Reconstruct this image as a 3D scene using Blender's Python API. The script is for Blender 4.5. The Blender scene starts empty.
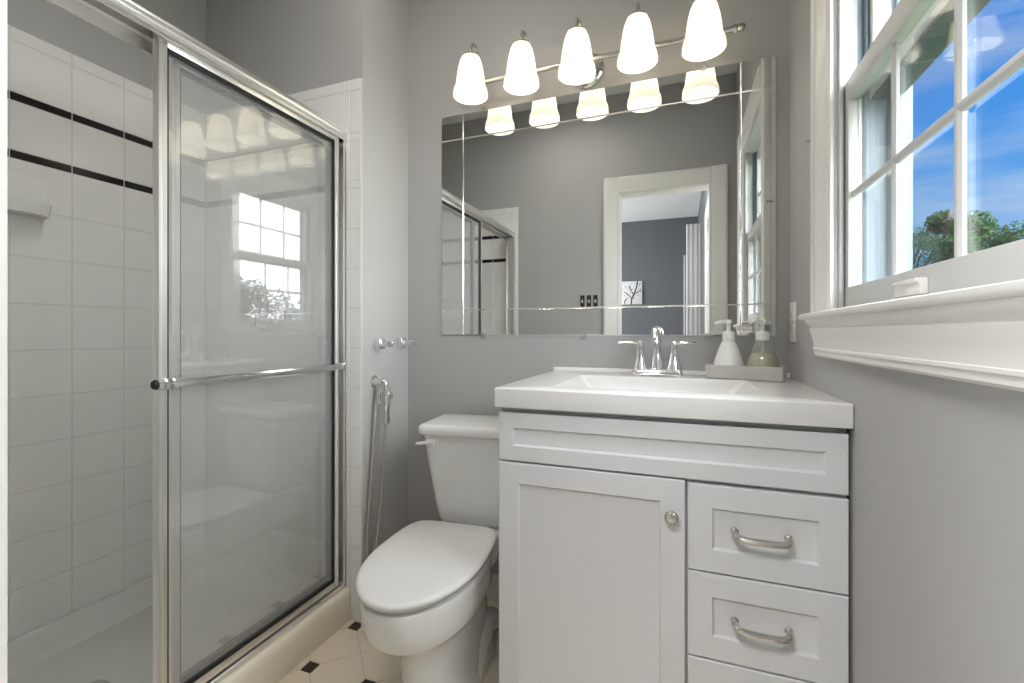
import bpy, bmesh, math, random
from mathutils import Vector, Matrix
random.seed(7)
PI = math.pi
S = bpy.context.scene
COL = S.collection

# ---------------------------------------------------------------- camera
cam_d = bpy.data.cameras.new('camera')
cam_d.sensor_width = 36.0
cam_d.lens = 455 / 1024 * 36
cam_d.shift_y = -8.5 / 1024
cam_d.clip_start = 0.02
cam = bpy.data.objects.new('camera', cam_d)
cam.location = (0, 0, 1.057)
cam.rotation_euler = (PI / 2, 0, math.atan(170 / 455))
COL.objects.link(cam)
S.camera = cam

# ---------------------------------------------------------------- view, world, lights
S.view_settings.view_transform = 'Standard'
S.view_settings.look = 'None'
S.view_settings.gamma = 1.0
S.view_settings.use_curve_mapping = False
S.view_settings.exposure = 0.44
S.cycles.use_denoising = True
S.cycles.max_bounces = 14
S.cycles.diffuse_bounces = 6
S.cycles.glossy_bounces = 6
S.cycles.transparent_max_bounces = 24
S.cycles.caustics_reflective = True
S.cycles.sample_clamp_indirect = 6

W = bpy.data.worlds.new('sky')
S.world = W
W.use_nodes = True
nt = W.node_tree
nt.nodes.clear()
def N(t, kind, **kw):
    n = t.nodes.new(kind)
    for k, v in kw.items():
        setattr(n, k, v)
    return n
out = N(nt, 'ShaderNodeOutputWorld'); bg = N(nt, 'ShaderNodeBackground')
tc = N(nt, 'ShaderNodeTexCoord'); sep = N(nt, 'ShaderNodeSeparateXYZ')
ramp = N(nt, 'ShaderNodeValToRGB')
cr = ramp.color_ramp
cr.elements[0].position = 0.0; cr.elements[0].color = (0.30, 0.60, 0.98, 1)
cr.elements[1].position = 0.62; cr.elements[1].color = (0.02, 0.21, 0.86, 1)
e = cr.elements.new(0.22); e.color = (0.02, 0.36, 1.0, 1)
mp = N(nt, 'ShaderNodeMapping'); mp.inputs['Scale'].default_value = (1.3, 1.3, 7.0)
noi = N(nt, 'ShaderNodeTexNoise'); noi.inputs['Scale'].default_value = 2.2; noi.inputs['Detail'].default_value = 7
noi.inputs['Roughness'].default_value = 0.55
cramp = N(nt, 'ShaderNodeValToRGB')
cramp.color_ramp.elements[0].position = 0.42; cramp.color_ramp.elements[0].color = (0, 0, 0, 1)
cramp.color_ramp.elements[1].position = 0.74; cramp.color_ramp.elements[1].color = (0.62, 0.62, 0.62, 1)
mix = N(nt, 'ShaderNodeMixRGB'); mix.inputs['Color2'].default_value = (0.80, 0.88, 0.95, 1)
L = nt.links.new
L(tc.outputs['Generated'], sep.inputs[0]); L(sep.outputs['Z'], ramp.inputs[0])
L(tc.outputs['Generated'], mp.inputs[0]); L(mp.outputs[0], noi.inputs['Vector']); L(noi.outputs['Fac'], cramp.inputs[0])
L(cramp.outputs[0], mix.inputs['Fac']); L(ramp.outputs[0], mix.inputs['Color1'])
L(mix.outputs[0], bg.inputs['Color']); bg.inputs['Strength'].default_value = 0.78
L(bg.outputs[0], out.inputs[0])

def lamp(name, kind, loc, energy, color=(1, 1, 1), size=None, rot=(0, 0, 0), **kw):
    d = bpy.data.lights.new(name, kind)
    d.energy = energy; d.color = color
    for k, v in kw.items(): setattr(d, k, v)
    if size is not None:
        if kind == 'AREA': d.size = size
        else: d.shadow_soft_size = size
    o = bpy.data.objects.new(name, d); o.location = loc; o.rotation_euler = rot
    COL.objects.link(o)
    return o
def aim(d): return Vector(d).to_track_quat('-Z', 'Y').to_euler()
# broad bright daylight from the side the window faces, and a low sun behind the house for the trees
lamp('daylight', 'SUN', (8, 1, 6), 30.0, (0.98, 0.99, 1.0), rot=aim((-1, .30, -.20)), angle=math.radians(140))
# added unseen fill lamps for bathroom and bedroom (ceiling fixtures are built below)
lamp('bathroom_fill_lamp', 'AREA', (-0.75, 0.80, 2.60), 5, (1.0, 0.96, 0.91), size=0.5, shape='DISK')
lamp('bedroom_fill_lamp', 'AREA', (-0.45, -0.75, 2.60), 36, (0.97, 0.98, 1.0), size=0.6, shape='DISK')
lamp('bedroom_side_fill', 'AREA', (-3.05, -2.4, 1.5), 100, (0.92, 0.96, 1.0), size=1.3, rot=aim((1, 0, .1)))  # added to brighten the bedroom, no window is built there

# ---------------------------------------------------------------- materials
def mat(name, color, rough=0.5, metal=0.0, spec=0.5, coat=0.0, noise=None, bump=None):
    m = bpy.data.materials.new(name); m.use_nodes = True
    t = m.node_tree; b = t.nodes['Principled BSDF']
    b.inputs['Base Color'].default_value = (*color, 1)
    b.inputs['Roughness'].default_value = rough
    b.inputs['Metallic'].default_value = metal
    b.inputs['Specular IOR Level'].default_value = spec
    b.inputs['Coat Weight'].default_value = coat
    tcn = None
    if noise or bump:
        tcn = N(t, 'ShaderNodeTexCoord')
    if noise:                                   # (scale, amount): soft variation of the colour
        nz = N(t, 'ShaderNodeTexNoise'); nz.inputs['Scale'].default_value = noise[0]; nz.inputs['Detail'].default_value = 4
        mx = N(t, 'ShaderNodeMixRGB'); mx.inputs['Color1'].default_value = (*[c * (1 - noise[1]) for c in color], 1)
        mx.inputs['Color2'].default_value = (*[min(1, c * (1 + noise[1])) for c in color], 1)
        t.links.new(tcn.outputs['Object'], nz.inputs['Vector']); t.links.new(nz.outputs['Fac'], mx.inputs['Fac'])
        t.links.new(mx.outputs[0], b.inputs['Base Color'])
    if bump:                                    # (scale, strength)
        nz = N(t, 'ShaderNodeTexNoise'); nz.inputs['Scale'].default_value = bump[0]; nz.inputs['Detail'].default_value = 3
        bp = N(t, 'ShaderNodeBump'); bp.inputs['Strength'].default_value = bump[1]; bp.inputs['Distance'].default_value = 0.002
        t.links.new(tcn.outputs['Object'], nz.inputs['Vector']); t.links.new(nz.outputs['Fac'], bp.inputs['Height'])
        t.links.new(bp.outputs[0], b.inputs['Normal'])
    return m

def emit_mat(name, color, strength):
    m = bpy.data.materials.new(name); m.use_nodes = True
    t = m.node_tree; t.nodes.clear()
    o = N(t, 'ShaderNodeOutputMaterial'); e = N(t, 'ShaderNodeEmission')
    e.inputs['Color'].default_value = (*color, 1); e.inputs['Strength'].default_value = strength
    t.links.new(e.outputs[0], o.inputs[0])
    return m

def glass_mat(name, tint=(0.97, 0.98, 0.975), haze=0.0, haze_col=(0.8, 0.8, 0.8), ior=1.5):
    m = bpy.data.materials.new(name); m.use_nodes = True
    t = m.node_tree; t.nodes.clear()
    o = N(t, 'ShaderNodeOutputMaterial')
    g = N(t, 'ShaderNodeNewGeometry')
    mr = N(t, 'ShaderNodeMapRange'); mr.inputs['To Min'].default_value = ior; mr.inputs['To Max'].default_value = 1 / ior
    fr = N(t, 'ShaderNodeFresnel')
    tr = N(t, 'ShaderNodeBsdfTransparent'); tr.inputs['Color'].default_value = (*tint, 1)
    gl = N(t, 'ShaderNodeBsdfGlossy'); gl.inputs['Roughness'].default_value = 0.0
    mx = N(t, 'ShaderNodeMixShader')
    t.links.new(g.outputs['Backfacing'], mr.inputs['Value']); t.links.new(mr.outputs[0], fr.inputs['IOR'])
    t.links.new(fr.outputs[0], mx.inputs['Fac'])
    if haze > 0:
        df = N(t, 'ShaderNodeBsdfDiffuse'); df.inputs['Color'].default_value = (*haze_col, 1)
        mh = N(t, 'ShaderNodeMixShader'); mh.inputs['Fac'].default_value = haze
        t.links.new(tr.outputs[0], mh.inputs[1]); t.links.new(df.outputs[0], mh.inputs[2])
        t.links.new(mh.outputs[0], mx.inputs[1])
    else:
        t.links.new(tr.outputs[0], mx.inputs[1])
    t.links.new(gl.outputs[0], mx.inputs[2]); t.links.new(mx.outputs[0], o.inputs[0])
    return m

M = {}
M['paint'] = mat('grey_wall_paint', (0.405, 0.40, 0.393), 0.55, noise=(3, 0.015), bump=(220, 0.05))
M['lightened_paint'] = mat('lightened_wall_paint', (0.53, 0.525, 0.515), 0.5, noise=(3, 0.015), bump=(220, 0.05))  # toilet-side face lightened in colour to make up for weak window light
M['ceiling'] = mat('white_ceiling_paint', (0.78, 0.78, 0.77), 0.8, bump=(150, 0.05))
M['trim'] = mat('white_trim_paint', (0.79, 0.775, 0.74), 0.3, noise=(6, 0.01))
M['vinyl'] = mat('white_vinyl', (0.57, 0.565, 0.55), 0.35)
M['tile'] = mat('white_glazed_tile', (0.77, 0.765, 0.745), 0.12, noise=(9, 0.012))
M['black'] = mat('black_glazed_tile', (0.012, 0.010, 0.010), 0.12)
M['grout'] = mat('pale_grout', (0.63, 0.62, 0.60), 0.8, noise=(60, 0.05))
M['acrylic'] = mat('white_acrylic', (0.74, 0.735, 0.71), 0.25)
M['curb'] = mat('cream_acrylic', (0.80, 0.74, 0.61), 0.25)
M['chrome'] = mat('chrome', (0.82, 0.82, 0.82), 0.09, metal=1.0)
M['alu'] = mat('polished_aluminium', (0.86, 0.85, 0.83), 0.30, metal=1.0)
M['nickel'] = mat('brushed_nickel', (0.58, 0.56, 0.52), 0.25, metal=1.0)
M['gasket'] = mat('black_gasket', (0.01, 0.01, 0.01), 0.6)
M['porcelain'] = mat('white_porcelain', (0.76, 0.755, 0.74), 0.12, coat=0.4)
M['seat'] = mat('white_seat_plastic', (0.76, 0.75, 0.73), 0.22)
M['vanity'] = mat('white_cabinet_lacquer', (0.62, 0.62, 0.62), 0.38)
M['dark'] = mat('dark_void', (0.03, 0.03, 0.03), 0.8)
M['top'] = mat('white_cultured_marble', (0.74, 0.735, 0.725), 0.16)
M['mirror'] = mat('mirror_silver', (0.86, 0.87, 0.86), 0.0, metal=1.0)
M['mirror_edge'] = mat('mirror_bevel', (0.93, 0.93, 0.91), 0.12, metal=1.0)
M['glass'] = glass_mat('window_glass')
M['shower_glass'] = glass_mat('shower_glass', (0.97, 0.975, 0.97), 0.15, (0.80, 0.80, 0.79), ior=1.85)
M['clear'] = glass_mat('clear_plastic', (0.93, 0.94, 0.93), 0.16, ior=1.6)
def frosted(name):
    m = bpy.data.materials.new(name); m.use_nodes = True
    t = m.node_tree; t.nodes.clear()
    o = N(t, 'ShaderNodeOutputMaterial')
    df = N(t, 'ShaderNodeBsdfDiffuse'); df.inputs['Color'].default_value = (.85, .84, .80, 1)
    tl = N(t, 'ShaderNodeBsdfTranslucent'); tl.inputs['Color'].default_value = (.80, .76, .68, 1)
    mx = N(t, 'ShaderNodeMixShader'); mx.inputs['Fac'].default_value = 0.45
    em = N(t, 'ShaderNodeEmission'); em.inputs['Color'].default_value = (1.0, .95, .86, 1); em.inputs['Strength'].default_value = SHADE
    ad = N(t, 'ShaderNodeAddShader')
    t.links.new(df.outputs[0], mx.inputs[1]); t.links.new(tl.outputs[0], mx.inputs[2])
    t.links.new(mx.outputs[0], ad.inputs[0]); t.links.new(em.outputs[0], ad.inputs[1]); t.links.new(ad.outputs[0], o.inputs[0])
    return m
SHADE = 0.25
M['shade'] = frosted('lit_frosted_glass')
M['bulb'] = emit_mat('lit_bulb', (1.0, 0.93, 0.80), 22)
M['diffuser'] = emit_mat('fill_light_diffuser', (1.0, 0.97, 0.93), 1.2)  # glow of the added ceiling fill fixtures
M['hose'] = mat('braided_steel_hose', (0.50, 0.49, 0.47), 0.35, metal=0.8, bump=(900, 0.6))
M['floor'] = mat('cream_floor_tile', (0.80, 0.71, 0.57), 0.28, noise=(7, 0.03))
M['floor_grout'] = mat('tan_floor_grout', (0.58, 0.52, 0.43), 0.8)
M['floor_dot'] = mat('dark_brown_floor_dot', (0.030, 0.014, 0.010), 0.3)
M['plate'] = mat('white_plate_plastic', (0.74, 0.73, 0.70), 0.3)
M['tray'] = mat('beige_stoneware', (0.50, 0.485, 0.45), 0.5, noise=(25, 0.03))
M['lotion'] = mat('white_liquid_soap', (0.80, 0.80, 0.78), 0.25)
M['green'] = mat('olive_green_soap', (0.42, 0.42, 0.25), 0.3, noise=(60, 0.25))
M['pump'] = mat('white_pump_plastic', (0.80, 0.80, 0.79), 0.3)
M['blue_paint'] = mat('slate_blue_wall_paint', (0.125, 0.134, 0.146), 0.6)
M['curtain'] = mat('pale_grey_curtain_cloth', (0.52, 0.51, 0.50), 0.9, noise=(40, 0.05))
M['carpet'] = mat('beige_carpet', (0.42, 0.38, 0.33), 0.95, noise=(90, 0.1))
M['brass'] = mat('pale_brass', (0.72, 0.62, 0.42), 0.3, metal=1.0)
M['canvas'] = mat('white_print_paper', (0.72, 0.72, 0.71), 0.7)
M['ink'] = mat('black_print_ink', (0.015, 0.015, 0.018), 0.7)
M['switch'] = mat('dark_switch_plastic', (0.02, 0.018, 0.016), 0.3)
M['sash_shade'] = mat('dark_teal_sash_shade', (0.045, 0.062, 0.068), 0.4)  # shadow under the upper sash rail put into the colour
M['ext_shaded'] = mat('shaded_exterior_vinyl', (0.17, 0.235, 0.28), 0.4)  # white vinyl turned blue-grey, its sky-lit shade put into the colour
M['siding'] = mat('grey_siding', (0.45, 0.46, 0.47), 0.7)
M['bark'] = mat('brown_bark', (0.09, 0.065, 0.045), 0.9, noise=(8, 0.3))
M['leaf'] = mat('green_leaves', (0.022, 0.060, 0.014), 0.85, spec=0.08, noise=(2.2, 0.45))
M['leaf2'] = mat('dark_green_leaves', (0.016, 0.046, 0.015), 0.85, spec=0.08, noise=(2.0, 0.45))
M['lawn'] = mat('green_lawn', (0.06, 0.13, 0.03), 0.9, noise=(1.5, 0.3))

# ---------------------------------------------------------------- mesh helpers (world coordinates)
def new(): return bmesh.new()

def box(bm, x0, x1, y0, y1, z0, z1, bev=0.0, seg=2, mi=0):
    r = bmesh.ops.create_cube(bm, size=1.0)
    vs = r['verts']
    for v in vs:
        v.co = Vector((x0 + (v.co.x + .5) * (x1 - x0), y0 + (v.co.y + .5) * (y1 - y0), z0 + (v.co.z + .5) * (z1 - z0)))
    fs = list({f for v in vs for f in v.link_faces})
    for f in fs: f.material_index = mi
    if bev > 0:
        es = list({e for v in vs for e in v.link_edges})
        bmesh.ops.bevel(bm, geom=es, offset=bev, segments=seg, profile=0.5, affect='EDGES', clamp_overlap=True, material=mi)
    return bm

def frames(path):
    pts = [Vector(p) for p in path]
    n = len(pts); tans = []
    for i in range(n):
        a = pts[max(0, i - 1)]; b = pts[min(n - 1, i + 1)]
        tans.append((b - a).normalized())
    t0 = tans[0]
    up = Vector((0, 0, 1)) if abs(t0.z) < 0.9 else Vector((1, 0, 0))
    nrm = (up - t0 * up.dot(t0)).normalized()
    res = []
    for i in range(n):
        t = tans[i]
        nrm = (nrm - t * nrm.dot(t)).normalized()
        res.append((pts[i], nrm, t.cross(nrm)))
    return res

def spline(pts, k=8):
    P = [Vector(p) for p in pts]; o = []
    for i in range(len(P) - 1):
        p0 = P[max(0, i - 1)]; p1 = P[i]; p2 = P[i + 1]; p3 = P[min(len(P) - 1, i + 2)]
        for j in range(k):
            t = j / k
            o.append(0.5 * ((2 * p1) + (p2 - p0) * t + (2 * p0 - 5 * p1 + 4 * p2 - p3) * t * t + (3 * p1 - p0 - 3 * p2 + p3) * t ** 3))
    o.append(P[-1])
    return o

def loft(bm, rings, cap0=True, cap1=True, mi=0, closed=True):
    R = [[bm.verts.new(p) for p in r] for r in rings]
    n = len(R[0])
    for a, b in zip(R, R[1:]):
        for i in range(n if closed else n - 1):
            j = (i + 1) % n
            f = bm.faces.new((a[i], a[j], b[j], b[i])); f.material_index = mi
    if cap0: bm.faces.new(list(reversed(R[0]))).material_index = mi
    if cap1: bm.faces.new(R[-1]).material_index = mi
    return bm

def tube(bm, path, r, n=12, mi=0, flat=1.0):
    fr = frames(path); rings = []
    for i, (p, u, v) in enumerate(fr):
        rr = r[i] if isinstance(r, (list, tuple)) else r
        rings.append([p + u * (math.cos(2 * PI * k / n) * rr) + v * (math.sin(2 * PI * k / n) * rr * flat) for k in range(n)])
    return loft(bm, rings, mi=mi)

def lathe(bm, prof, c, n=32, axis='Z', caps=True, mi=0):
    c = Vector(c); rings = []
    for r, h in prof:
        ring = []
        for k in range(n):
            a = 2 * PI * k / n; x, y = r * math.cos(a), r * math.sin(a)
            if axis == 'Z': d = Vector((x, y, h))
            elif axis == 'X': d = Vector((h, x, y))
            elif axis == '-X': d = Vector((-h, -x, y))
            elif axis == '-Y': d = Vector((x, -h, y))
            else: d = Vector((-x, h, y))
            ring.append(c + d)
        rings.append(ring)
    return loft(bm, rings, caps, caps, mi)

def prism(bm, poly, axis, a, b, mi=0):
    """poly in the two other axes: axis X -> (y,z), Y -> (x,z), Z -> (x,y)"""
    def pt(p, h):
        if axis == 'X': return (h, p[0], p[1])
        if axis == 'Y': return (p[0], h, p[1])
        return (p[0], p[1], h)
    return loft(bm, [[pt(p, a) for p in poly], [pt(p, b) for p in poly]], mi=mi)

def rrect(cx, cy, hx, hy, r, z, n=6):
    o = []
    for qx, qy, a0 in ((1, 1, 0), (-1, 1, PI / 2), (-1, -1, PI), (1, -1, 1.5 * PI)):
        for i in range(n + 1):
            a = a0 + (PI / 2) * i / n
            o.append((cx + qx * (hx - r) + r * math.cos(a), cy + qy * (hy - r) + r * math.sin(a), z))
    return o

def xform(bm, mtx):
    for v in bm.verts: v.co = mtx @ v.co
    return bm

def origin(o):
    v = Vector((0, 0, 0))
    while o is not None:
        v = v + Vector(o.location); o = o.parent
    return v

def obj(name, bm, mats, parent=None, base=None, smooth=35):
    """link ONE mesh object. Geometry is given in world coordinates."""
    if not isinstance(mats, (list, tuple)): mats = [mats]
    bmesh.ops.recalc_face_normals(bm, faces=bm.faces[:])
    off = origin(parent) if parent is not None else Vector(base or (0, 0, 0))
    for v in bm.verts: v.co -= off
    me = bpy.data.meshes.new(name); bm.to_mesh(me); bm.free()
    for m in mats: me.materials.append(m)
    if smooth:
        for p in me.polygons: p.use_smooth = True
        me.set_sharp_from_angle(angle=math.radians(smooth))
    o = bpy.data.objects.new(name, me); COL.objects.link(o)
    if parent is not None: o.parent = parent
    else: o.location = off
    return o

def tag(o, label, cat, group=None, kind=None):
    o['label'] = label; o['category'] = cat
    if group: o['group'] = group
    if kind: o['kind'] = kind
    return o

def thing(name, loc, label, cat, group=None):
    o = bpy.data.objects.new(name, None); o.location = loc; o.empty_display_size = 0.05
    COL.objects.link(o)
    return tag(o, label, cat, group)

def struct(name, bm, m, parent=None, label=None, cat=None, smooth=35):
    o = obj(name, bm, m, parent, smooth=smooth)
    o['kind'] = 'structure'
    if label: o['label'] = label
    if cat: o['category'] = cat
    return o

# ---------------------------------------------------------------- room dimensions
YB = 1.67          # back wall (mirror)
XR = 0.322         # right wall (window)
XN = -1.0995       # nook wall beside the toilet
YS = 1.365         # tiled far end of the shower
XS = -1.91         # tiled long side of the shower
YD = 0.145         # wall with the doorway
HC = 2.70
DX0, DX1, DH = -0.4015, 0.163, 2.012        # doorway
WY0, WY1, WZ0, WZ1 = 0.55, 1.195, 1.095, 2.05   # window opening

# ---------------------------------------------------------------- structure
bm = new(); box(bm, -2.05, XR + .11, YB, YB + .12, 0, HC)
struct('wall_back', bm, M['paint'], label='grey painted wall behind the toilet and mirror', cat='wall')
bm = new()
box(bm, XR, XR + .11, -0.08, WY0 - .02, 0, HC); box(bm, XR, XR + .11, WY1 + .02, YB, 0, HC)
box(bm, XR, XR + .11, WY0 - .02, WY1 + .02, 0, WZ0 - .03); box(bm, XR, XR + .11, WY0 - .02, WY1 + .02, WZ1 + .001, HC)
bmesh.ops.remove_doubles(bm, verts=bm.verts[:], dist=1e-5)
struct('wall_right', bm, M['paint'], label='grey painted wall holding the window', cat='wall')
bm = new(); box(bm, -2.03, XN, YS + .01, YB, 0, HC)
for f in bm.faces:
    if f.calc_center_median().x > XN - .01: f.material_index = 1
struct('wall_left', bm, [M['paint'], M['lightened_paint']], label='grey wall end between the shower and the toilet, toilet side lightened', cat='wall')
bm = new(); box(bm, -2.03, XS - .01, YD, YS + .01, 0, HC)
struct('wall_shower', bm, M['paint'], label='grey painted wall above the long tiled shower side', cat='wall')
bm = new()
box(bm, -2.03, DX0 - .02, YD - .11, YD, 0, HC); box(bm, DX1 + .02, XR, YD - .11, YD, 0, HC)
box(bm, DX0 - .02, DX1 + .02, YD - .11, YD, DH + .02, HC)
struct('wall_rear', bm, M['paint'], label='grey wall with the doorway, seen in the mirror', cat='wall')
bm = new(); box(bm, -2.05, XR + .11, YD - .11, YB + .12, HC, HC + .1)
struct('ceiling', bm, M['ceiling'], label='white bathroom ceiling', cat='ceiling')

# floor: diagonal tiles with small dark dots, cut to the room rectangle
def clip(poly, x0, x1, y0, y1):
    def cut(ps, inside, inter):
        o = []
        for i in range(len(ps)):
            a, b = ps[i - 1], ps[i]
            if inside(b):
                if not inside(a): o.append(inter(a, b))
                o.append(b)
            elif inside(a): o.append(inter(a, b))
        return o
    def ix(x): return lambda a, b: (x, a[1] + (b[1] - a[1]) * (x - a[0]) / (b[0] - a[0]))
    def iy(y): return lambda a, b: (a[0] + (b[0] - a[0]) * (y - a[1]) / (b[1] - a[1]), y)
    for ins, it in ((lambda p: p[0] >= x0, ix(x0)), (lambda p: p[0] <= x1, ix(x1)),
                    (lambda p: p[1] >= y0, iy(y0)), (lambda p: p[1] <= y1, iy(y1))):
        poly = cut(poly, ins, it)
        if len(poly) < 3: return []
    return poly
FX0, FX1, FY0, FY1 = -1.145, XR, YD - .11, YB
bm = new(); box(bm, -2.03, XR, YD - .11, YB, -0.1, -0.004, mi=1)
P = 0.2155; ox, oy = -1.103, 1.126; d = 0.019; g = 0.0016
for i in range(-2, 9):
    for j in range(-7, 5):
        cx, cy = ox + i * P, oy + j * P
        dot = [(cx - d, cy - d), (cx + d, cy - d), (cx + d, cy + d), (cx - d, cy + d)]
        tiles = [(dot, 2)]
        for (sx, sy) in ((0, 1), (1, 0)):          # two diagonal tiles per dot
            h = P / 2 - g
            tx, ty = cx + sx * P / 2, cy + sy * P / 2
            q = d + g
            if sx:   # dots lie left and right of this tile
                t = [(tx, ty - h), (tx + h - q, ty - q), (tx + h - q, ty + q), (tx, ty + h), (tx - h + q, ty + q), (tx - h + q, ty - q)]
            else:
                t = [(tx + h, ty), (tx + q, ty + h - q), (tx - q, ty + h - q), (tx - h, ty), (tx - q, ty - h + q), (tx + q, ty - h + q)]
            tiles.append((t, 0))
        for poly, mi in tiles:
            c = clip(poly, FX0, FX1, FY0, FY1)
            if len(c) >= 3: prism(bm, c, 'Z', -0.006, 0.0, mi)
struct('floor', bm, [M['floor'], M['floor_grout'], M['floor_dot']], label='cream diagonal tile floor with small dark dots', cat='floor', smooth=0)

# tile base along the walls of the toilet nook
bm = new(); box(bm, XN + .008, -0.452, YB - .009, YB, 0, 0.10, .003)
struct('baseboard_back', bm, M['tile'], label='white tile baseboard behind the toilet', cat='baseboard')
bm = new(); box(bm, XN, XN + .009, YS, YB, 0, 0.10, .003)
struct('baseboard_left', bm, M['tile'], label='white tile baseboard on the wall left of the toilet', cat='baseboard')

# shower tiles: every tile modelled, black liner rows
ZR = [(0.105, 0.1225)] + [(1.441 - .1465 * (k + 1), 1.441 - .1465 * k) for k in range(8, -1, -1)]
ZR = [(a, b, 0) for a, b in ZR] + [(1.441, 1.590, 0), (1.590, 1.617, 1), (1.617, 1.767, 0), (1.767, 1.794, 1), (1.794, 1.951, 0), (1.951, 1.993, 0)]
def tile_wall(name, joints, plane, label):
    bm = new(); gp = 0.0013
    for a, b in zip(joints, joints[1:]):
        for z0, z1, mi in ZR:
            if plane != 'X' and b > -1.166: mi = 0        # the liners stop at the door frame
            if plane == 'X': box(bm, XS - .006, XS, a + gp, b - gp, z0 + gp, z1 - gp, .0012, 1, mi)
            elif plane == 'F': box(bm, a + gp, b - gp, YS, YS + .006, z0 + gp, z1 - gp, .0012, 1, mi)
            else: box(bm, a + gp, b - gp, YD + .002, YD + .008, z0 + gp, z1 - gp, .0012, 1, mi)
    a, b = joints[0], joints[-1]
    if plane == 'X': box(bm, XS - .0099, XS - .0012, a, b, .1, 1.9915, mi=2)
    elif plane == 'F': box(bm, a, b, YS + .0012, YS + .0099, .1 if plane != 'F' else 0.0, 1.9915, mi=2)
    else: box(bm, a, b, YD + .0001, YD + .0068, .1, 1.9915, mi=2)
    return struct(name, bm, [M['tile'], M['black'], M['grout']], label=label, cat='tiled wall', smooth=0)
jy = [YD + .008] + [round(.759 + .1517 * k, 4) for k in range(-3, 4)] + [YS]
jy = sorted({j for j in jy if YD + .008 <= j <= YS})
tile_wall('wall_shower_side', jy, 'X', 'long white tiled shower wall with two black liner rows')
jx = [XS] + [round(-1.1495 - .1517 * k, 4) for k in range(4, 0, -1)] + [-1.172, -1.1495, XN]
ZRs = ZR
ZR = [(0.0, .060, 0), (.060, .1225, 0)] + ZR[1:]
tile_wall('wall_shower_far', jx, 'F', 'white tiled far end of the shower')
ZR = ZRs
jx2 = [XS] + [round(-1.19 - .1517 * k, 4) for k in range(4, -1, -1)] + [-1.165, -1.138]
tile_wall('wall_shower_near', jx2, 'N', 'white tiled near end of the shower, seen in the mirror')

# bedroom seen through the doorway in the mirror
BY = -3.58
bm = new(); box(bm, -3.2, 0.33, BY - .1, BY, 0, HC); struct('wall_bedroom_far', bm, M['blue_paint'], label='slate blue far wall of the bedroom', cat='wall')
bm = new(); box(bm, 0.21, 0.322, BY, YD - .111, 0, HC); struct('wall_bedroom_right', bm, M['blue_paint'], label='slate blue wall beside the open door', cat='wall')
bm = new(); box(bm, -3.2, -3.1, BY, YD - .111, 0, HC); struct('wall_bedroom_left', bm, M['blue_paint'], label='slate blue bedroom side wall', cat='wall')
bm = new(); box(bm, -3.1, -2.031, YD - .12, YD, 0, HC); struct('wall_bedroom_near', bm, M['blue_paint'], label='slate blue bedroom wall beyond the shower', cat='wall')
bm = new(); box(bm, -3.2, 0.33, BY - .1, YD - .111, HC, HC + .1); struct('ceiling_bedroom', bm, M['ceiling'], label='white bedroom ceiling', cat='ceiling')
bm = new(); box(bm, -3.2, 0.33, BY - .1, YD - .111, -.1, -0.003); struct('floor_bedroom', bm, M['carpet'], label='beige bedroom carpet', cat='floor')

# ---------------------------------------------------------------- door_1: casing, jamb, open leaf
d1 = bpy.data.objects.new('door_1', None); d1.location = ((DX0 + DX1) / 2, YD, 0); COL.objects.link(d1)
tag(d1, 'white cased doorway to the bedroom, reflected in the mirror', 'door'); d1['kind'] = 'structure'
bm = new()
for x0, x1 in ((DX0 - .02, DX0), (DX1, DX1 + .02)): box(bm, x0, x1, YD - .125, YD + .004, 0, DH)
box(bm, DX0 - .02, DX1 + .02, YD - .125, YD + .004, DH, DH + .02)
obj('jamb', bm, M['trim'], d1)
def casing_profile(w):      # across the width: (offset from the opening edge, thickness)
    return [(0, 0), (0, .0135), (.004, .015), (.014, .012), (.020, .015), (w * .55, .017), (w * .75, .021), (w - .012, .022), (w - .004, .019), (w, .012), (w, 0)]
cw = 0.108
bm = new()
for side in (-1, 1):
    e = DX0 - .001 if side < 0 else DX1 + .001
    pr = [(e + side * a, YD + .0005 + t) for a, t in casing_profile(cw)]
    prism(bm, pr, 'Z', 0, DH + .004 + cw)
pr = [(YD + .0005 + t, DH + .004 + a) for a, t in casing_profile(cw)]
prism(bm, pr, 'X', DX0 - .001, DX1 + .001)
obj('casing', bm, M['trim'], d1)
lf = new()      # leaf swung open into the bedroom, edge towards us
lx0, lx1, ly0, ly1 = DX1 + .006, DX1 + .041, YD - .125 - .60, YD - .13
box(lf, lx0, lx1, ly0, ly1, .012, 2.0, .003)
for py0, py1 in ((ly0 + .09, ly0 + .265), (ly0 + .325, ly1 - .09)):
    for z0, z1 in ((.22, .80), (.98, 1.55), (1.65, 1.88)):
        box(lf, lx0 - .004, lx0 + .004, py0, py1, z0, z1, .0035)
leaf = obj('leaf', lf, M['trim'], d1)
for hz in (.25, 1.05, 1.74):
    h = new(); box(h, DX1 - .0025, DX1 + .0035, YD - .135, YD - .075, hz, hz + .09, .001)
    tube(h, [(DX1 + .001, YD - .137, hz - .002), (DX1 + .001, YD - .137, hz + .092)], .006, 10)
    obj('hinge', h, M['brass'], leaf)
kb = new(); lathe(kb, [(.0, .0), (.027, .0), (.027, .005), (.012, .008), (.011, .026), (.022, .034), (.027, .046), (.022, .058), (.0, .061)], (lx0 - .0002, ly0 + .065, .96), 24, '-X', caps=False)
obj('door_knob', kb, M['brass'], leaf)

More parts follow.
